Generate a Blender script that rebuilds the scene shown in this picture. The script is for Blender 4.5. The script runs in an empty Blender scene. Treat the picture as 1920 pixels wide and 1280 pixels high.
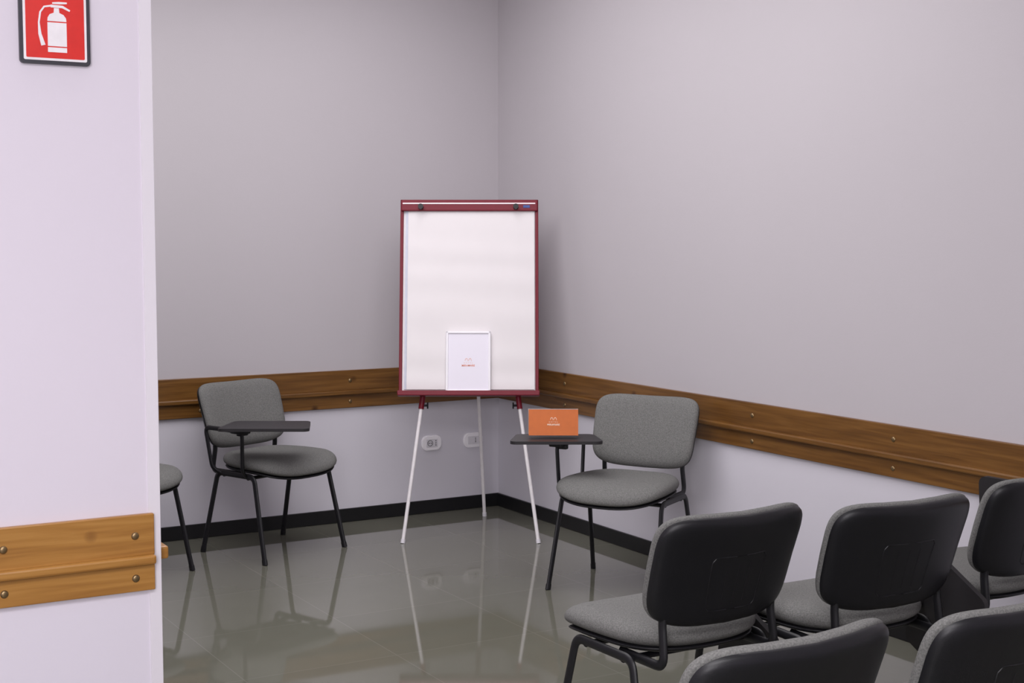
import bpy, bmesh, math
from mathutils import Vector, Matrix
R = math.radians
C = bpy.context.scene.collection
try:
    bpy.context.scene.view_settings.view_transform = 'Standard'
except Exception:
    pass

# ------------------------------------------------------------------ materials
def newmat(name):
    m = bpy.data.materials.new(name); m.use_nodes = True
    nt = m.node_tree
    return m, nt, nt.nodes['Principled BSDF']

def simple(name, col, rough=0.5, metal=0.0, noise=0.04, nscale=40, bump=0.0, bscale=200, spec=0.5, detail=3):
    m, nt, b = newmat(name)
    tc = nt.nodes.new('ShaderNodeTexCoord')
    n = nt.nodes.new('ShaderNodeTexNoise'); n.inputs['Scale'].default_value = nscale; n.inputs['Detail'].default_value = detail
    nt.links.new(tc.outputs['Object'], n.inputs['Vector'])
    r = nt.nodes.new('ShaderNodeValToRGB')
    r.color_ramp.elements[0].position = 0.3; r.color_ramp.elements[1].position = 0.7
    r.color_ramp.elements[0].color = tuple(max(0, c*(1-noise)) for c in col)+(1,)
    r.color_ramp.elements[1].color = tuple(min(1, c*(1+noise)) for c in col)+(1,)
    nt.links.new(n.outputs['Fac'], r.inputs['Fac'])
    nt.links.new(r.outputs['Color'], b.inputs['Base Color'])
    b.inputs['Roughness'].default_value = rough; b.inputs['Metallic'].default_value = metal
    b.inputs['Specular IOR Level'].default_value = spec
    if bump > 0:
        n2 = nt.nodes.new('ShaderNodeTexNoise'); n2.inputs['Scale'].default_value = bscale; n2.inputs['Detail'].default_value = 2
        nt.links.new(tc.outputs['Object'], n2.inputs['Vector'])
        bp = nt.nodes.new('ShaderNodeBump'); bp.inputs['Strength'].default_value = bump; bp.inputs['Distance'].default_value = 0.002
        nt.links.new(n2.outputs['Fac'], bp.inputs['Height']); nt.links.new(bp.outputs['Normal'], b.inputs['Normal'])
    return m

def wall_mat(name, up, low, zsplit=0.73):
    m, nt, b = newmat(name)
    tc = nt.nodes.new('ShaderNodeTexCoord'); sp = nt.nodes.new('ShaderNodeSeparateXYZ')
    nt.links.new(tc.outputs['Object'], sp.inputs[0])
    gt = nt.nodes.new('ShaderNodeMath'); gt.operation = 'GREATER_THAN'; gt.inputs[1].default_value = zsplit
    nt.links.new(sp.outputs['Z'], gt.inputs[0])
    mx = nt.nodes.new('ShaderNodeMix'); mx.data_type = 'RGBA'
    mx.inputs[6].default_value = (*low, 1); mx.inputs[7].default_value = (*up, 1)
    nt.links.new(gt.outputs[0], mx.inputs[0])
    n = nt.nodes.new('ShaderNodeTexNoise'); n.inputs['Scale'].default_value = 1.5; n.inputs['Detail'].default_value = 4
    nt.links.new(tc.outputs['Object'], n.inputs['Vector'])
    mr = nt.nodes.new('ShaderNodeMapRange'); mr.inputs[3].default_value = 0.98; mr.inputs[4].default_value = 1.02
    nt.links.new(n.outputs['Fac'], mr.inputs[0])
    mul = nt.nodes.new('ShaderNodeMix'); mul.data_type = 'RGBA'; mul.blend_type = 'MULTIPLY'; mul.inputs[0].default_value = 1
    nt.links.new(mx.outputs[2], mul.inputs[6]); nt.links.new(mr.outputs[0], mul.inputs[7])
    nt.links.new(mul.outputs[2], b.inputs['Base Color'])
    b.inputs['Roughness'].default_value = 0.7; b.inputs['Specular IOR Level'].default_value = 0.25
    n2 = nt.nodes.new('ShaderNodeTexNoise'); n2.inputs['Scale'].default_value = 120; n2.inputs['Detail'].default_value = 3
    nt.links.new(tc.outputs['Object'], n2.inputs['Vector'])
    bp = nt.nodes.new('ShaderNodeBump'); bp.inputs['Strength'].default_value = 0.10; bp.inputs['Distance'].default_value = 0.002
    nt.links.new(n2.outputs['Fac'], bp.inputs['Height']); nt.links.new(bp.outputs['Normal'], b.inputs['Normal'])
    return m

def wood_mat(name, dark, mid, light):
    m, nt, b = newmat(name)
    tc = nt.nodes.new('ShaderNodeTexCoord'); mp = nt.nodes.new('ShaderNodeMapping')
    mp.inputs['Scale'].default_value = (1.6, 1.6, 34)
    nt.links.new(tc.outputs['Object'], mp.inputs['Vector'])
    n = nt.nodes.new('ShaderNodeTexNoise'); n.inputs['Scale'].default_value = 1.6; n.inputs['Detail'].default_value = 6; n.inputs['Distortion'].default_value = 0.6
    nt.links.new(mp.outputs[0], n.inputs['Vector'])
    r = nt.nodes.new('ShaderNodeValToRGB'); e = r.color_ramp.elements
    e[0].position = 0.24; e[0].color = (*dark, 1); e[1].position = 0.78; e[1].color = (*light, 1)
    kk = e.new(0.5); kk.color = (*mid, 1)
    nt.links.new(n.outputs['Fac'], r.inputs['Fac'])
    v = nt.nodes.new('ShaderNodeTexVoronoi'); v.inputs['Scale'].default_value = 4.2
    nt.links.new(tc.outputs['Object'], v.inputs['Vector'])
    mr = nt.nodes.new('ShaderNodeMapRange'); mr.inputs[1].default_value = 0.03; mr.inputs[2].default_value = 0.11
    nt.links.new(v.outputs['Distance'], mr.inputs[0])
    mx = nt.nodes.new('ShaderNodeMix'); mx.data_type = 'RGBA'
    mx.inputs[6].default_value = (dark[0]*0.5, dark[1]*0.38, dark[2]*0.35, 1)
    nt.links.new(mr.outputs[0], mx.inputs[0]); nt.links.new(r.outputs['Color'], mx.inputs[7])
    nt.links.new(mx.outputs[2], b.inputs['Base Color'])
    b.inputs['Roughness'].default_value = 0.32
    return m

def floor_mat():
    m, nt, b = newmat('glossy_tile')
    tc = nt.nodes.new('ShaderNodeTexCoord')
    br = nt.nodes.new('ShaderNodeTexBrick'); br.offset = 0; br.squash = 1
    br.inputs['Scale'].default_value = 1.0; br.inputs['Brick Width'].default_value = 0.6; br.inputs['Row Height'].default_value = 0.6
    br.inputs['Mortar Size'].default_value = 0.0018; br.inputs['Mortar Smooth'].default_value = 0.3
    br.inputs['Color1'].default_value = (0.140, 0.139, 0.111, 1); br.inputs['Color2'].default_value = (0.147, 0.146, 0.117, 1)
    br.inputs['Mortar'].default_value = (0.195, 0.19, 0.16, 1)
    nt.links.new(tc.outputs['Object'], br.inputs['Vector'])
    n = nt.nodes.new('ShaderNodeTexNoise'); n.inputs['Scale'].default_value = 6; n.inputs['Detail'].default_value = 6
    nt.links.new(tc.outputs['Object'], n.inputs['Vector'])
    mr = nt.nodes.new('ShaderNodeMapRange'); mr.inputs[3].default_value = 0.95; mr.inputs[4].default_value = 1.05
    nt.links.new(n.outputs['Fac'], mr.inputs[0])
    mul = nt.nodes.new('ShaderNodeMix'); mul.data_type = 'RGBA'; mul.blend_type = 'MULTIPLY'; mul.inputs[0].default_value = 1
    nt.links.new(br.outputs['Color'], mul.inputs[6]); nt.links.new(mr.outputs[0], mul.inputs[7])
    nt.links.new(mul.outputs[2], b.inputs['Base Color'])
    rr = nt.nodes.new('ShaderNodeMapRange'); rr.inputs[3].default_value = 0.03; rr.inputs[4].default_value = 0.055
    nt.links.new(n.outputs['Fac'], rr.inputs[0]); nt.links.new(rr.outputs[0], b.inputs['Roughness'])
    b.inputs['IOR'].default_value = 1.5
    n2 = nt.nodes.new('ShaderNodeTexNoise'); n2.inputs['Scale'].default_value = 2.5; n2.inputs['Detail'].default_value = 0
    nt.links.new(tc.outputs['Object'], n2.inputs['Vector'])
    bp = nt.nodes.new('ShaderNodeBump'); bp.inputs['Strength'].default_value = 0.03; bp.inputs['Distance'].default_value = 0.01
    nt.links.new(n2.outputs['Fac'], bp.inputs['Height']); nt.links.new(bp.outputs['Normal'], b.inputs['Normal'])
    return m

M_wall = wall_mat('two_tone_wall_paint', (0.520, 0.490, 0.513), (0.66, 0.640, 0.695))
M_part = wall_mat('lilac_white_paint', (0.76, 0.71, 0.79), (0.76, 0.72, 0.80))
M_floor = floor_mat()
M_ceil = simple('ceiling_paint', (0.84, 0.82, 0.84), 0.8)
M_wood = wood_mat('varnished_pine_lit', (0.29, 0.125, 0.026), (0.40, 0.19, 0.042), (0.50, 0.26, 0.07))  # lit copy of the rail pine, for the brighter partition
M_wood_shade = wood_mat('varnished_pine_shaded', (0.088, 0.036, 0.008), (0.155, 0.068, 0.015), (0.230, 0.108, 0.027))  # same pine darkened: the dimmer light on the far rails is in the colour
M_base = simple('black_skirting', (0.006, 0.006, 0.007), 0.35)
M_guard = simple('white_corner_guard', (0.80, 0.765, 0.82), 0.45, noise=0.003)
M_brass = simple('brass_screw', (0.26, 0.18, 0.09), 0.35, 0.8)
M_fab = simple('grey_weave', (0.165, 0.165, 0.158), 0.95, noise=0.28, nscale=260, bump=0.5, bscale=500, spec=0.15, detail=5)
M_blk = simple('black_painted_steel', (0.010, 0.010, 0.012), 0.4, spec=0.35)
M_shell = simple('black_textured_plastic', (0.008, 0.008, 0.010), 0.40, bump=0.12, bscale=600, spec=0.4)
M_tab = simple('dark_laminate', (0.024, 0.022, 0.024), 0.5, spec=0.35)
M_red = simple('dark_red_enamel', (0.17, 0.006, 0.018), 0.4, spec=0.3)
M_white = simple('white_enamel', (0.80, 0.77, 0.78), 0.4)
M_paper = simple('flipchart_paper', (0.80, 0.765, 0.77), 0.85, noise=0.010, nscale=6)
M_bluep = simple('pale_blue_underlay', (0.62, 0.64, 0.73), 0.6)
M_silver = simple('metal_strip_highlight', (0.80, 0.66, 0.68), 0.35, 0.3)  # pale pink paints the highlight line along the clamp bar into the strip
M_blue = simple('blue_sticker', (0.03, 0.07, 0.28), 0.5)
M_fwhite = simple('white_moulding', (0.88, 0.86, 0.90), 0.35, noise=0.003)
M_card = simple('white_card', (0.82, 0.79, 0.87), 0.6, noise=0.003)
M_pink = simple('faded_orange_print', (0.78, 0.45, 0.36), 0.7)
M_rust = simple('orange_print', (0.68, 0.20, 0.09), 0.7)
M_orange = simple('orange_card', (0.56, 0.132, 0.018), 0.55)
M_palep = simple('pale_print', (0.88, 0.68, 0.54), 0.6)
M_acryl = simple('pale_card_back', (0.55, 0.45, 0.42), 0.5)
M_sock = simple('white_socket_plastic', (0.93, 0.91, 0.94), 0.35, noise=0.003)
M_sockd = simple('dark_socket_hole', (0.03, 0.03, 0.03), 0.6)
M_sgrey = simple('socket_insert_grey', (0.72, 0.70, 0.74), 0.4)
M_sframe = simple('dark_grey_sign_frame', (0.035, 0.034, 0.045), 0.4)
M_sred = simple('sign_red', (0.72, 0.018, 0.012), 0.4)
M_swhite = simple('sign_white', (0.90, 0.87, 0.90), 0.4)

# ------------------------------------------------------------------ helpers
def link(name, bm, mat, parent=None, smooth=True, angle=40):
    bmesh.ops.recalc_face_normals(bm, faces=bm.faces[:])
    me = bpy.data.meshes.new(name); bm.to_mesh(me); bm.free()
    me.materials.append(mat)
    if smooth:
        me.polygons.foreach_set('use_smooth', [True]*len(me.polygons))
        try: me.set_sharp_from_angle(angle=R(angle))
        except Exception: pass
    o = bpy.data.objects.new(name, me); C.objects.link(o)
    if parent is not None: o.parent = parent
    return o

def thing(name, label, cat, loc=(0, 0, 0), rz=0, group=None, mat=None):
    o = bpy.data.objects.new(name, None); C.objects.link(o); o.empty_display_size = 0.1
    if mat is not None: o.matrix_world = mat
    else:
        o.location = loc; o.rotation_euler = (0, 0, rz)
    o['label'] = label; o['category'] = cat
    if group: o['group'] = group
    return o

def struct(name, bm, mat, label=None, smooth=False):
    o = link(name, bm, mat, None, smooth)
    o['kind'] = 'structure'
    if label: o['label'] = label
    return o

def box(bm, lo, hi, bev=0.0, M=None, seg=2):
    t = bmesh.new()
    vs = [t.verts.new((x, y, z)) for x in (lo[0], hi[0]) for y in (lo[1], hi[1]) for z in (lo[2], hi[2])]
    for f in ((0, 1, 3, 2), (4, 6, 7, 5), (0, 4, 5, 1), (2, 3, 7, 6), (0, 2, 6, 4), (1, 5, 7, 3)):
        t.faces.new([vs[i] for i in f])
    if bev > 0:
        bmesh.ops.bevel(t, geom=t.edges[:], offset=bev, segments=seg, profile=0.5, affect='EDGES')
    merge(bm, t, M)

def merge(bm, t, M=None):
    if M is not None: bmesh.ops.transform(t, matrix=M, verts=t.verts[:])
    bmesh.ops.recalc_face_normals(t, faces=t.faces[:])
    mp = {v: bm.verts.new(v.co) for v in t.verts}
    for f in t.faces:
        try: bm.faces.new([mp[v] for v in f.verts])
        except ValueError: pass
    t.free()

def fillet(pts, r, k=6):
    pts = [Vector(p) for p in pts]; out = [pts[0]]
    for i in range(1, len(pts)-1):
        p0, p1, p2 = pts[i-1], pts[i], pts[i+1]
        d1 = p0-p1; d2 = p2-p1
        rr = min(r, d1.length*0.48, d2.length*0.48)
        a = p1+d1.normalized()*rr; b = p1+d2.normalized()*rr
        for j in range(k+1):
            t = j/k
            out.append(a*(1-t)**2+p1*2*t*(1-t)+b*t*t)
    out.append(pts[-1]); return out

def sweep(bm, pts, ra, rb, ref=(1, 0, 0), seg=12):
    pts = [Vector(p) for p in pts]; ref = Vector(ref); rings = []
    for i, p in enumerate(pts):
        t = (pts[min(i+1, len(pts)-1)]-pts[max(i-1, 0)]).normalized()
        n = (ref-t*ref.dot(t))
        if n.length < 1e-4: n = t.orthogonal()
        n.normalize(); b = t.cross(n)
        rings.append([bm.verts.new(p+n*ra*math.cos(2*math.pi*j/seg)+b*rb*math.sin(2*math.pi*j/seg)) for j in range(seg)])
    for a, b in zip(rings, rings[1:]):
        for j in range(seg):
            bm.faces.new((a[j], a[(j+1) % seg], b[(j+1) % seg], b[j]))
    bm.faces.new(rings[0][::-1]); bm.faces.new(rings[-1])

def cushion(bm, a, b, n, h, hb, warp, e=8, na=72):
    """rounded super-elliptic pad, bent by warp(x, y, z)"""
    S = [0.2, 0.4, 0.58, 0.73, 0.84, 0.91, 0.955, 0.98, 0.994]
    def pt(s, k, z):
        c, d = math.cos(2*math.pi*k/na), math.sin(2*math.pi*k/na)
        x = a*s*math.copysign(abs(c)**(2/n), c); y = b*s*math.copysign(abs(d)**(2/n), d)
        return bm.verts.new(warp(x, y, z))
    top = bm.verts.new(warp(0, 0, h)); bot = bm.verts.new(warp(0, 0, -hb))
    rings = [[pt(s, k, h*math.sqrt(max(0, 1-s**e))) for k in range(na)] for s in S]
    rings.append([pt(1, k, 0) for k in range(na)])
    rings += [[pt(s, k, -hb*math.sqrt(max(0, 1-s**e))) for k in range(na)] for s in reversed(S)]
    for k in range(na):
        k2 = (k+1) % na
        bm.faces.new((top, rings[0][k], rings[0][k2])); bm.faces.new((bot, rings[-1][k2], rings[-1][k]))
        for p, q in zip(rings, rings[1:]): bm.faces.new((p[k], q[k], q[k2], p[k2]))

def prism(bm, poly, y0, y1, M=None):
    """polygon in (x, z) extruded along y"""
    t = bmesh.new()
    a = [t.verts.new((x, y0, z)) for x, z in poly]; b = [t.verts.new((x, y1, z)) for x, z in poly]
    t.faces.new(a); t.faces.new(b[::-1])
    n = len(poly)
    for i in range(n): t.faces.new((a[i], b[i], b[(i+1) % n], a[(i+1) % n]))
    merge(bm, t, M)

def rrect(w, h, r, k=6, cx=0, cz=0):
    out = []
    for qx, qz, a0 in ((1, 1, 0), (-1, 1, 90), (-1, -1, 180), (1, -1, 270)):
        for j in range(k+1):
            a = R(a0+90*j/k)
            out.append((cx+qx*(w/2-r)+r*math.cos(a)*1, cz+qz*(h/2-r)+r*math.sin(a)))
    return out

def knob(bm, p, axis, r, l, seg=16):
    p = Vector(p); axis = Vector(axis).normalized()
    sweep(bm, [p, p+axis*l*0.7, p+axis*l], r, r, ref=axis.orthogonal(), seg=seg)

def text_bm(body, size, M, spacing=1.0, bold=0.0):
    cu = bpy.data.curves.new('lettering', 'FONT'); cu.body = body; cu.size = size; cu.align_x = 'CENTER'; cu.align_y = 'CENTER'
    cu.space_character = spacing; cu.offset = bold; cu.resolution_u = 3
    o = bpy.data.objects.new('lettering', cu); C.objects.link(o)
    dg = bpy.context.evaluated_depsgraph_get(); dg.update()
    me = bpy.data.meshes.new_from_object(o.evaluated_get(dg))
    bpy.data.objects.remove(o); bpy.data.curves.remove(cu)
    bm = bmesh.new(); bm.from_mesh(me); bpy.data.meshes.remove(me)
    bmesh.ops.transform(bm, matrix=M @ Matrix.Rotation(R(90), 4, 'X'), verts=bm.verts[:])
    return bm

# ------------------------------------------------------------------ setting
XL, YF, ZC = -6.6, -9.2, 3.2
b = bmesh.new(); box(b, (XL-0.15, YF-0.15, -0.12), (0.15, 0.15, 0)); struct('floor', b, M_floor)
b = bmesh.new(); box(b, (XL-0.15, YF-0.15, ZC), (0.15, 0.15, ZC+0.1)); struct('ceiling', b, M_ceil)
b = bmesh.new(); box(b, (XL, 0, 0), (0.15, 0.15, ZC)); struct('wall_back', b, M_wall)
b = bmesh.new(); box(b, (0, YF, 0), (0.15, 0, ZC)); struct('wall_right', b, M_wall)
b = bmesh.new(); box(b, (XL-0.15, YF, 0), (XL, 0.15, ZC)); struct('wall_left', b, M_part)
b = bmesh.new(); box(b, (XL-0.15, YF-0.15, 0), (0.15, YF, ZC)); struct('wall_front', b, M_part)
PY, PX = -3.43, -2.990
b = bmesh.new(); box(b, (XL, PY, 0), (PX, PY+0.14, ZC)); struct('wall_partition', b, M_part)
b = bmesh.new()
prof = [(PX-0.030, PY), (PX-0.029, PY-0.0035), (PX+0.002, PY-0.0035), (PX+0.0035, PY-0.002), (PX+0.0035, PY+0.03), (PX, PY+0.03), (PX, PY)]
lo = [b.verts.new((x, y, 0)) for x, y in prof]; hi = [b.verts.new((x, y, ZC)) for x, y in prof]
b.faces.new(lo); b.faces.new(hi[::-1])
for i in range(len(prof)):
    j = (i+1) % len(prof); b.faces.new((lo[i], lo[j], hi[j], hi[i]))
struct('trim_4', b, M_guard, 'white corner guard strip on the end of the partition')
b = bmesh.new(); box(b, (XL, -0.013, 0), (0, 0, 0.075), 0.003); struct('baseboard_back', b, M_base)
b = bmesh.new(); box(b, (-0.013, YF, 0), (0, -0.013, 0.075), 0.003); struct('baseboard_right', b, M_base)

def rail(name, axis, wallpos, lo, hi, screws, label, mat, extra=None):
    """varnished board rail: two flat boards with a protruding moulding between; it hangs on the -axis side"""
    def bx(bm, d, z0, z1, bev):
        if axis == 'y': box(bm, (lo, wallpos-d, z0), (hi, wallpos, z1), bev)
        else: box(bm, (wallpos-d, lo, z0), (wallpos, hi, z1), bev)
    b = bmesh.new(); bx(b, 0.018, 0.727, 0.838, 0.003); bx(b, 0.018, 0.632, 0.706, 0.003)
    if extra: extra(b)
    root = struct(name, b, mat, label)
    b = bmesh.new(); bx(b, 0.036, 0.704, 0.729, 0.006); link('moulding', b, mat, root, False)
    for s in screws:
        for z in (0.782, 0.668):
            b = bmesh.new()
            p = (s, wallpos-0.018, z) if axis == 'y' else (wallpos-0.018, s, z)
            t = bmesh.new(); bmesh.ops.create_uvsphere(t, u_segments=12, v_segments=8, radius=0.0105)
            sc = Matrix.Diagonal((1 if axis == 'y' else 0.5, 0.5 if axis == 'y' else 1, 1, 1))
            merge(b, t, Matrix.Translation(p) @ sc)
            link('screw', b, M_brass, root)
    return root

rail('trim_1', 'y', 0, XL, 0, [-0.12, -0.94, -1.78, -2.6], 'varnished wooden rail along the back wall', M_wood_shade)
rail('trim_2', 'x', 0, YF, -0.034, [-0.75, -1.5, -2.30, -3.15, -4.0], 'varnished wooden rail along the right wall', M_wood_shade)
def ret(bm):
    box(bm, (PX+0.004, PY+0.03, 0.70), (PX+0.034, PY+0.14, 0.735), 0.006)
rail('trim_3', 'y', PY, XL, -3.008, [-3.060, -3.395], 'varnished wooden rail on the white partition', M_wood, ret)

# ------------------------------------------------------------------ fire extinguisher sign
sx, sz = -3.235, 2.098
t = thing('fire_extinguisher_sign', 'square red sign with a white fire extinguisher symbol in a dark frame on the partition', 'sign', (sx, PY, sz))
b = bmesh.new(); prism(b, rrect(0.174, 0.184, 0.010), -0.012, 0); link('sign_frame', b, M_sframe, t, False)
b = bmesh.new(); prism(b, rrect(0.156, 0.166, 0.004), -0.0135, -0.012); link('white_border', b, M_swhite, t, False)
b = bmesh.new(); prism(b, rrect(0.144, 0.154, 0.003), -0.0145, -0.0135); link('red_field', b, M_sred, t, False)
b = bmesh.new(); y0, y1 = -0.0155, -0.0145
prism(b, [(-0.019, -0.047), (0.028, -0.047), (0.028, 0.012), (-0.019, 0.012)], y0, y1)
prism(b, [(-0.019, -0.062), (0.028, -0.062), (0.028, -0.050), (-0.019, -0.050)], y0, y1)
prism(b, [(-0.019, 0.015), (0.028, 0.015), (0.027, 0.024), (0.021, 0.032), (0.012, 0.036), (-0.004, 0.036), (-0.013, 0.032), (-0.018, 0.024)], y0, y1)
prism(b, [(-0.003, 0.036), (0.011, 0.036), (0.010, 0.048), (-0.002, 0.048)], y0, y1)
prism(b, [(-0.010, 0.049), (0.018, 0.049), (0.036, 0.041), (0.038, 0.045), (0.020, 0.055), (-0.010, 0.056)], y0, y1)
prism(b, [(-0.006, 0.058), (0.012, 0.058), (0.030, 0.060), (0.030, 0.064), (0.010, 0.064), (-0.006, 0.062)], y0, y1)
hose = []
ctrl = [(-0.010, 0.053), (-0.026, 0.050), (-0.036, 0.036), (-0.040, 0.010), (-0.038, -0.018), (-0.030, -0.046)]
for i, (x, z) in enumerate(ctrl):
    q = ctrl[min(i+1, len(ctrl)-1)]; p = ctrl[max(i-1, 0)]
    d = Vector((q[0]-p[0], q[1]-p[1])).normalized(); w = 0.0022 + 0.0016*max(0, i-3)
    hose.append(((x-d.y*w, z+d.x*w), (x+d.y*w, z-d.x*w)))
for p, q in zip(hose, hose[1:]): prism(b, [p[0], q[0], q[1], p[1]], y0, y1)
link('extinguisher_symbol', b, M_swhite, t, False)

# ------------------------------------------------------------------ wall sockets
def socket(x, z, label, schuko):
    t = thing('wall_socket', label, 'socket', (x, 0, z), 0, 'white wall sockets')
    b = bmesh.new(); prism(b, rrect(0.124, 0.084, 0.034), -0.008, 0); prism(b, rrect(0.116, 0.076, 0.031), -0.011, -0.008); link('cover_plate', b, M_sock, t, False)
    b = bmesh.new(); box(b, (-0.036, -0.013, -0.023), (0.036, -0.011, 0.023), 0.001); link('insert', b, M_sgrey, t, False)
    b = bmesh.new()
    if schuko:
        for hx in (-0.006, 0.006): knob(b, (-0.012+hx, -0.0125, 0), (0, -1, 0), 0.003, 0.002, 10)
        for a in range(24):
            a0, a1 = R(a*15), R(a*15+15); c0 = -0.012
            prism(b, [(c0+0.017*math.cos(a0), 0.017*math.sin(a0)), (c0+0.017*math.cos(a1), 0.017*math.sin(a1)), (c0+0.0145*math.cos(a1), 0.0145*math.sin(a1)), (c0+0.0145*math.cos(a0), 0.0145*math.sin(a0))], -0.0145, -0.0128)
        for hz in (-0.012, 0, 0.012): knob(b, (0.024, -0.0125, hz), (0, -1, 0), 0.003, 0.002, 10)
    else:
        for hz in (-0.010, 0, 0.010): knob(b, (0.012, -0.0125, hz), (0, -1, 0), 0.003, 0.002, 10)
    link('pin_holes', b, M_sockd, t, False)
socket(-0.438, 0.399, 'white oval wall socket with a round outlet, left of the rear easel leg', True)
socket(-0.170, 0.397, 'white oval wall socket nearer the room corner, behind the rear easel leg', False)

# ------------------------------------------------------------------ chairs (local: facing -Y, right hand at -X)
CH = 'grey conference chairs'
def make_chair():
    t = thing('conference_chair', 'x', 'chair', (0, 0, 0), 0, CH)
    def sw(x, y, z):
        f = -y; zz = 0.453+z+0.20*x*x
        if f > 0.08: zz -= 1.10*(f-0.08)**2
        if f < -0.08: zz += 0.5*(f+0.08)**2
        xx = x*(1.0+0.09*f/0.215)
        return Vector((xx, y-0.034, zz))
    b = bmesh.new(); cushion(b, 0.252, 0.246, 3.0, 0.042, 0.032, sw, e=8); link('seat', b, M_fab, t, angle=80)
    def pw(x, y, z):
        v = sw(x, y, z); v.z -= 0.030; return v
    b = bmesh.new(); cushion(b, 0.242, 0.235, 3.0, 0.008, 0.014, pw, e=10); link('seat_pan', b, M_shell, t, angle=80)
    lean = R(18); Lz, Lf = math.cos(lean), -math.sin(lean)
    def bw(x, v, d):
        xx = x*(1.0+0.03*v/0.17); dd = d+0.70*x*x-0.25*v*v
        f = -0.262+v*Lf+dd*Lz; z = 0.669+v*Lz-dd*Lf
        return Vector((xx, -f, z))
    b = bmesh.new(); cushion(b, 0.254, 0.169, 5.2, 0.038, 0.014, bw, e=8); back = link('backrest', b, M_fab, t, angle=80)
    def shw(x, v, d): return bw(x, v, d-0.010)
    b = bmesh.new(); cushion(b, 0.252, 0.167, 5.2, 0.004, 0.023, shw, e=16)
    def ln(pts, r=0.002):
        q = []
        for (x0, v0), (x1, v1) in zip(pts, pts[1:]):
            for j in range(5): q.append(bw(x0+(x1-x0)*j/5, v0+(v1-v0)*j/5, -0.0325))
        q.append(bw(pts[-1][0], pts[-1][1], -0.0325))
        sweep(b, q, r, r, seg=6)
    ln([(-0.088, -0.105), (-0.094, 0.036), (-0.084, 0.050), (0.084, 0.050), (0.094, 0.036), (0.088, -0.105), (0.078, -0.115), (-0.078, -0.115), (-0.088, -0.105)], 0.0019)
    for x in (-0.040, 0.0, 0.040): ln([(x*0.95, -0.095), (x, 0.028)], 0.0015)
    link('back_shell', b, M_shell, t, angle=50)
    for s in (-1, 1):
        for e in (1, -1):      # front and rear leg of each bent side frame
            foot = Vector((s*0.262, -e*0.232, 0.004)); top = Vector((s*0.240, -e*0.135, 0.410)); mid = Vector((s*0.240, 0, 0.410))
            b = bmesh.new(); sweep(b, fillet([foot, top, mid], 0.035, 8), 0.0090, 0.0145)
            lg = link('leg', b, M_blk, t)
            d = (top-foot).normalized()
            b = bmesh.new(); sweep(b, [foot-d*0.004, foot+d*0.022], 0.0110, 0.0165); link('foot_cap', b, M_shell, lg)
        b = bmesh.new()
        pts = [Vector((s*0.200, 0.03, 0.404)), Vector((s*0.200, 0.226, 0.404)), bw(s*0.200, -0.158, -0.016), bw(s*0.200, -0.115, -0.012)]
        sweep(b, fillet(pts, 0.04, 7), 0.0095, 0.0145); link('back_support', b, M_blk, t)
    for y in (-0.09, 0.09):
        b = bmesh.new(); sweep(b, [(-0.240, y, 0.400), (0.240, y, 0.400)], 0.009, 0.013, ref=(0, 0, 1)); link('crossbar', b, M_blk, t)
    return t

def dup(root):
    r = root.copy(); C.objects.link(r)
    for ch in list(root.children):
        c = ch.copy(); C.objects.link(c); c.parent = r
        for g in list(ch.children):
            d = g.copy(); C.objects.link(d); d.parent = c
    return r

FLAT = Matrix(((1, 0, 0, 0), (0, 0, 1, 0), (0, -1, 0, 0), (0, 0, 0, 1)))
def open_tablet(t, cx, cy, rot, zt=0.664, w=0.425, d=0.24):
    b = bmesh.new()
    x = -0.285
    pts = [(-0.244, 0.105, 0.408), (-0.275, 0.135, 0.435), (x, 0.172, zt-0.030), (x, -0.105, zt-0.030), (-0.278, -0.095, 0.44), (-0.244, -0.080, 0.408)]
    sweep(b, fillet(pts, 0.035, 6), 0.0080, 0.0115); link('tablet_arm', b, M_blk, t)
    M = Matrix.Translation((cx, cy, 0)) @ Matrix.Rotation(rot, 4, 'Z')
    b = bmesh.new(); box(b, (x-0.03, -0.13, zt-0.040), (x+0.035, -0.05, zt-0.014), 0.006); box(b, (x-0.012, -0.10, zt-0.052), (x+0.045, -0.075, zt-0.03), 0.005)
    link('tablet_bracket', b, M_shell, t)
    b = bmesh.new(); p = [(px*(1-0.16*(pz/d+0.5)), pz) for px, pz in rrect(w, d, 0.035)]
    prism(b, p, 0, 0.014)
    bmesh.ops.transform(b, matrix=M @ Matrix.Translation((0, 0, zt)) @ FLAT, verts=b.verts[:])
    link('writing_tablet', b, M_tab, t, False)

def folded_tablet(t, cf, cz, rot, w, hgt, x, ztop):
    b = bmesh.new(); pts = [(-0.242, 0.02, 0.408), (x+0.012, 0.03, 0.42), (x+0.010, 0.04, ztop-0.03), (x+0.010, -cf, ztop)]
    sweep(b, fillet(pts, 0.03, 5), 0.0080, 0.0120); link('tablet_arm', b, M_blk, t)
    b = bmesh.new(); prism(b, rrect(w, hgt, 0.03), -0.008, 0.008)
    M = Matrix.Translation((x, -cf, cz)) @ Matrix.Rotation(R(5), 4, 'Y') @ Matrix.Rotation(rot, 4, 'X') @ Matrix.Rotation(R(90), 4, 'Z')
    bmesh.ops.transform(b, matrix=M, verts=b.verts[:]); link('writing_tablet', b, M_tab, t, False)

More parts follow.
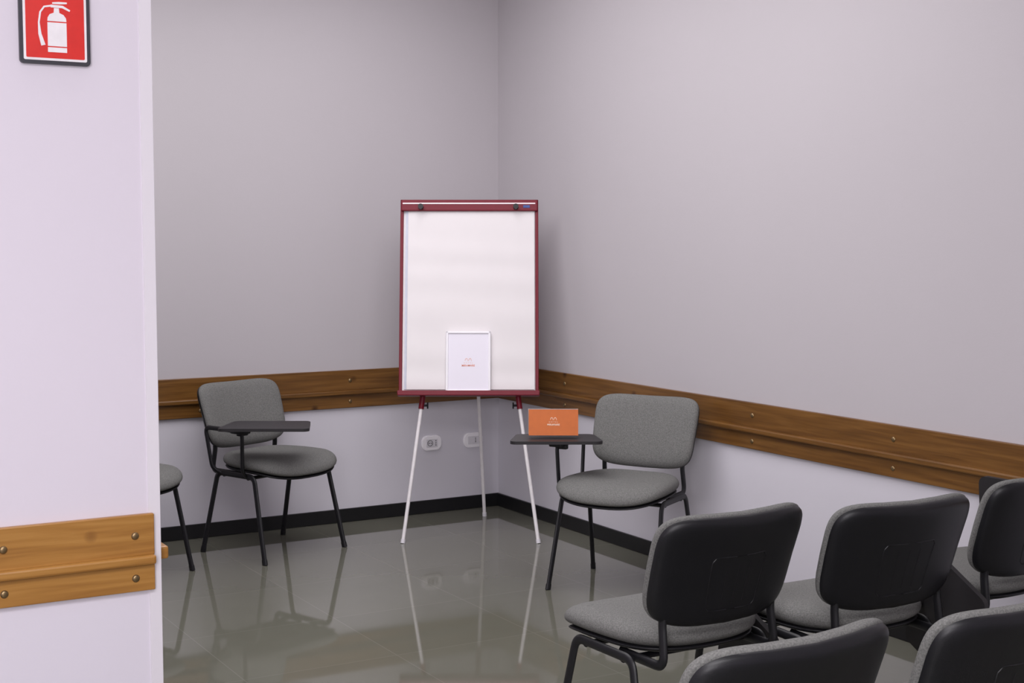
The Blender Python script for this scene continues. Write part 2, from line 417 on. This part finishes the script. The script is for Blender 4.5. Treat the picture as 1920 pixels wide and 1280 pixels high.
proto = make_chair()
spots = [
    ('A', -1.552, -0.457, 20.5, 'grey chair with an empty open writing tablet, left of the flipchart by the back wall'),
    ('B', -0.455, -1.945, -59.0, 'grey chair right of the flipchart whose writing tablet carries the orange card'),
    ('C', -2.378, -0.575, 22.0, 'grey chair mostly hidden behind the white partition, only a seat edge and leg showing'),
    ('D', -1.614, -3.866, 182.0, 'grey chair seen from behind, leftmost of the front row of three and nearest the flipchart'),
    ('E', -1.075, -3.985, 178.0, 'grey chair seen from behind, middle of the front row with a folded tablet beside it'),
    ('F', -0.415, -3.905, 183.0, 'grey chair at the right end of the front row, closest to the right wall'),
    ('G', -2.290, -4.880, 183.0, 'nearest chair at the bottom of the photo, only the top of its black backrest showing'),
    ('H', -1.722, -4.920, 183.0, 'chair cut off in the bottom right corner, black backrest beside the nearest chair'),
]
chairs = {}
for i, (k, x, y, a, lab) in enumerate(spots):
    o = proto if i == 0 else dup(proto)
    o.location = (x, y, 0); o.rotation_euler = (0, 0, R(a)); o['label'] = lab
    chairs[k] = o
open_tablet(chairs['A'], -0.184, -0.176, R(-50.6), w=0.44, d=0.29)
open_tablet(chairs['B'], -0.290, -0.106, R(28.9), w=0.42)
folded_tablet(chairs['D'], -0.03, 0.34, R(-30), 0.20, 0.23, -0.274, 0.44)
folded_tablet(chairs['E'], -0.13, 0.40, R(-30), 0.22, 0.34, -0.315, 0.53)
folded_tablet(chairs['F'], 0.08, 0.60, 0, 0.22, 0.27, -0.285, 0.60)

# ------------------------------------------------------------------ flipchart easel
RZ = R(-30.1)
floc = Vector((-0.6275, -0.827, 0))
tau = R(12)
BW, BH = 0.727, 1.03
Bm = Matrix.Translation((-0.017, 0.158, 0.750)) @ Matrix.Rotation(-tau, 4, 'X')       # board frame: x across, z up the board, -y outwards
easel = thing('flipchart_easel', 'dark red framed flipchart easel on three white legs in the room corner', 'easel', floc, RZ)
b = bmesh.new(); box(b, (-BW/2+0.01, 0, 0.01), (BW/2-0.01, 0.012, BH-0.01), 0, Bm); link('board', b, M_white, easel, False)
b = bmesh.new()
for s in (-1, 1):
    box(b, (min(s*BW/2, s*(BW/2-0.017)), -0.010, 0), (max(s*BW/2, s*(BW/2-0.017)), 0.018, BH), 0.003, Bm)
box(b, (-BW/2, -0.010, BH-0.02), (BW/2, 0.018, BH), 0.003, Bm)
link('frame', b, M_red, easel, False)
b = bmesh.new(); box(b, (-BW/2-0.004, -0.055, -0.012), (BW/2+0.004, 0.018, 0.006), 0.004, Bm); box(b, (-BW/2-0.004, -0.055, 0), (BW/2+0.004, -0.050, 0.014), 0.002, Bm)
link('pen_tray', b, M_red, easel, False)
b = bmesh.new(); box(b, (-BW/2+0.004, -0.026, BH-0.064), (BW/2-0.004, -0.0125, BH-0.006), 0.005, Bm); clamp = link('clamp_bar', b, M_red, easel, False)
b = bmesh.new(); box(b, (-BW/2+0.012, -0.0285, BH-0.028), (BW/2-0.016, -0.026, BH-0.021), 0.001, Bm); link('metal_strip', b, M_silver, clamp, False)
b = bmesh.new(); box(b, (BW/2-0.080, -0.0285, BH-0.048), (BW/2-0.045, -0.026, BH-0.034), 0, Bm); link('sticker', b, M_blue, clamp, False)
for u in (-0.255, 0.245):
    b = bmesh.new(); knob(b, Bm @ Vector((u, -0.026, BH-0.045)), Bm.to_3x3() @ Vector((0, -1, 0)), 0.014, 0.030); link('knob', b, M_blk, clamp)
def easel_leg(foot, top, zsock, kn):
    foot, top = Vector(foot), Vector(top)
    at = lambda z: foot+(top-foot)*((z-foot.z)/(top.z-foot.z))
    b = bmesh.new(); sweep(b, [at(0.012), at(zsock+0.06)], 0.0095, 0.0095); lg = link('leg', b, M_white, easel)
    b = bmesh.new(); sweep(b, [at(0.0), at(0.020)], 0.012, 0.012); link('foot_cap', b, M_sgrey, lg)
    b = bmesh.new(); sweep(b, [at(zsock), top], 0.0145, 0.0145); link('leg_socket', b, M_red, lg)
    p = at(zsock+0.018)
    b = bmesh.new(); sweep(b, [p, p+Vector((kn*0.034, -0.006, 0))], 0.006, 0.006, ref=(0, 0, 1)); sweep(b, [p+Vector((kn*0.032, -0.008, -0.016)), p+Vector((kn*0.032, -0.006, 0.016))], 0.004, 0.008); link('wing_screw', b, M_blk, lg)
for s in (-1, 1):
    tz = 1.30
    easel_leg((s*0.348-0.004, 0.0, 0), (-0.012+s*(0.348-0.136*tz), 0.2126*tz+0.035, tz), 0.672, -s)
easel_leg((0.054, 0.708, 0), (-0.012, 0.375, 1.55), 0.700, -1)

Mw = Matrix.Translation(floc) @ Matrix.Rotation(RZ, 4, 'Z') @ Bm
pad = thing('paper_pad', 'blank white paper pad clamped to the flipchart board', 'paper pad', mat=Mw)
b = bmesh.new(); box(b, (-0.336, -0.007, 0.024), (0.325, -0.002, BH-0.045)); link('under_sheets', b, M_bluep, pad, False)
b = bmesh.new(); nx, nz = 24, 110; g = []
for j in range(nz+1):
    row = []
    for i in range(nx+1):
        u = i/nx; v = j/nz
        x = -0.322+u*0.664; z = 0.022+v*(BH-0.045-0.022)
        amp = (1-v)
        fade = min(1, amp*6)
        y = -0.0095-fade*(0.003+0.0019*math.sin(v*34+u*1.2+0.9*math.sin(v*9))*(0.55+0.45*amp))-0.003*amp*amp-0.006*(amp**3)*(1-u)**2
        row.append(b.verts.new((x, y, z)))
    g.append(row)
for j in range(nz):
    for i in range(nx): b.faces.new((g[j][i], g[j][i+1], g[j+1][i+1], g[j+1][i]))
link('top_sheet', b, M_paper, pad, True, 80)

# framed notice standing on the pen tray, leaning on the pad
Mn = Mw @ Matrix.Translation((-0.002, -0.040, 0.0065)) @ Matrix.Rotation(R(-1.5), 4, 'X')
notice = thing('framed_notice', 'small white framed notice with orange lettering leaning on the flipchart pad', 'picture frame', mat=Mn)
W, H, fr = 0.232, 0.318, 0.012
b = bmesh.new()
box(b, (-W/2, -0.006, 0), (-W/2+fr, 0.010, H), 0.003); box(b, (W/2-fr, -0.006, 0), (W/2, 0.010, H), 0.003)
box(b, (-W/2, -0.006, 0), (W/2, 0.010, fr), 0.003); box(b, (-W/2, -0.006, H-fr), (W/2, 0.010, H), 0.003)
link('frame', b, M_fwhite, notice, False)
b = bmesh.new(); box(b, (-W/2+0.006, 0.0, 0.006), (W/2-0.006, 0.006, H-0.006)); link('card', b, M_card, notice, False)
def emblem(bm, cx, cz, s, y):
    for ox in (-0.55, 0.55):
        for k in range(6):
            a0, a1 = R(30*k), R(30*k+24)
            prism(bm, [(cx+s*(ox+0.5*math.cos(a)*rr), cz+s*0.9*math.sin(a)*rr) for a, rr in ((a0, 1), (a1, 1), (a1, 0.72), (a0, 0.72))], y-0.0004, y)
b = bmesh.new(); emblem(b, 0, 0.162, 0.017, -0.0004); link('emblem', b, M_pink, notice, False)
bm_ = text_bm('HOTEL', 0.0085, Matrix.Translation((0, -0.0006, 0.152)), 2.2); link('small_lettering', bm_, M_pink, notice, False)
bm_ = text_bm('MIRAMARE', 0.0135, Matrix.Translation((0, -0.0006, 0.138)), 1.05, 0.0003); link('lettering', bm_, M_rust, notice, False)

# orange tent card standing on the right chair's tablet
cw, chh, dep = 0.222, 0.114, 0.05
Mt = Matrix.Translation((-0.707, -1.750, 0.6785)) @ Matrix.Rotation(R(-31), 4, 'Z')
card = thing('tent_card', 'folded orange card with pale lettering standing on a writing tablet', 'card', mat=Mt)
al = math.atan2(dep/2, chh)
Mf = Matrix.Translation((0, -dep/2, 0)) @ Matrix.Rotation(-al, 4, 'X'); Mb = Matrix.Translation((0, dep/2, 0)) @ Matrix.Rotation(al, 4, 'X')
hh = math.hypot(chh, dep/2)
b = bmesh.new(); box(b, (-cw/2, -0.0008, 0), (cw/2, 0.0008, hh), 0, Mf); link('front_panel', b, M_orange, card, False)
b = bmesh.new(); box(b, (-cw/2-0.003, -0.0008, 0), (cw/2, 0.0008, hh+0.003), 0, Mb); link('back_panel', b, M_acryl, card, False)
b = bmesh.new(); emblem(b, 0, 0.069, 0.014, -0.001); bmesh.ops.transform(b, matrix=Mf, verts=b.verts[:]); link('emblem', b, M_palep, card, False)
bm_ = text_bm('HOTEL', 0.0080, Mf @ Matrix.Translation((0, -0.0014, 0.060)), 2.0); link('small_lettering', bm_, M_palep, card, False)
bm_ = text_bm('MIRAMARE', 0.0112, Mf @ Matrix.Translation((0, -0.0014, 0.048)), 1.05, 0.0003); link('lettering', bm_, M_palep, card, False)

# ------------------------------------------------------------------ light
def area(name, loc, tgt, sx_, sy_, power, col):
    l = bpy.data.lights.new(name, 'AREA'); l.shape = 'RECTANGLE'; l.size = sx_; l.size_y = sy_; l.energy = power; l.color = col
    o = bpy.data.objects.new(name, l); C.objects.link(o); o.location = loc
    o.rotation_euler = (Vector(tgt)-Vector(loc)).to_track_quat('-Z', 'Y').to_euler()
    return o
LC = (0.995, 0.967, 0.995)
area('ceiling_lamp', (-3.9, -6.4, 3.1), (-3.9, -6.4, 0), 2.4, 1.2, 84, LC)
area('ceiling_lamp', (-2.2, -2.2, 3.17), (-2.2, -2.2, 0), 3.2, 3.0, 106, LC)
area('window_light', (-5.6, -8.4, 2.1), (-1.0, -1.2, 1.5), 1.6, 1.6, 96, LC)
w = bpy.data.worlds.new('room_ambience'); bpy.context.scene.world = w; w.use_nodes = True
w.node_tree.nodes['Background'].inputs[0].default_value = (0.6, 0.58, 0.62, 1); w.node_tree.nodes['Background'].inputs[1].default_value = 0.3

# ------------------------------------------------------------------ camera
cam = bpy.data.cameras.new('camera'); co = bpy.data.objects.new('camera', cam); C.objects.link(co)
co.location = (-4.07, -7.18, 1.58); co.rotation_euler = (R(90-4.31), 0, R(-30.1))
cam.sensor_width = 36; cam.lens = 50.25; cam.clip_start = 0.05
bpy.context.scene.camera = co
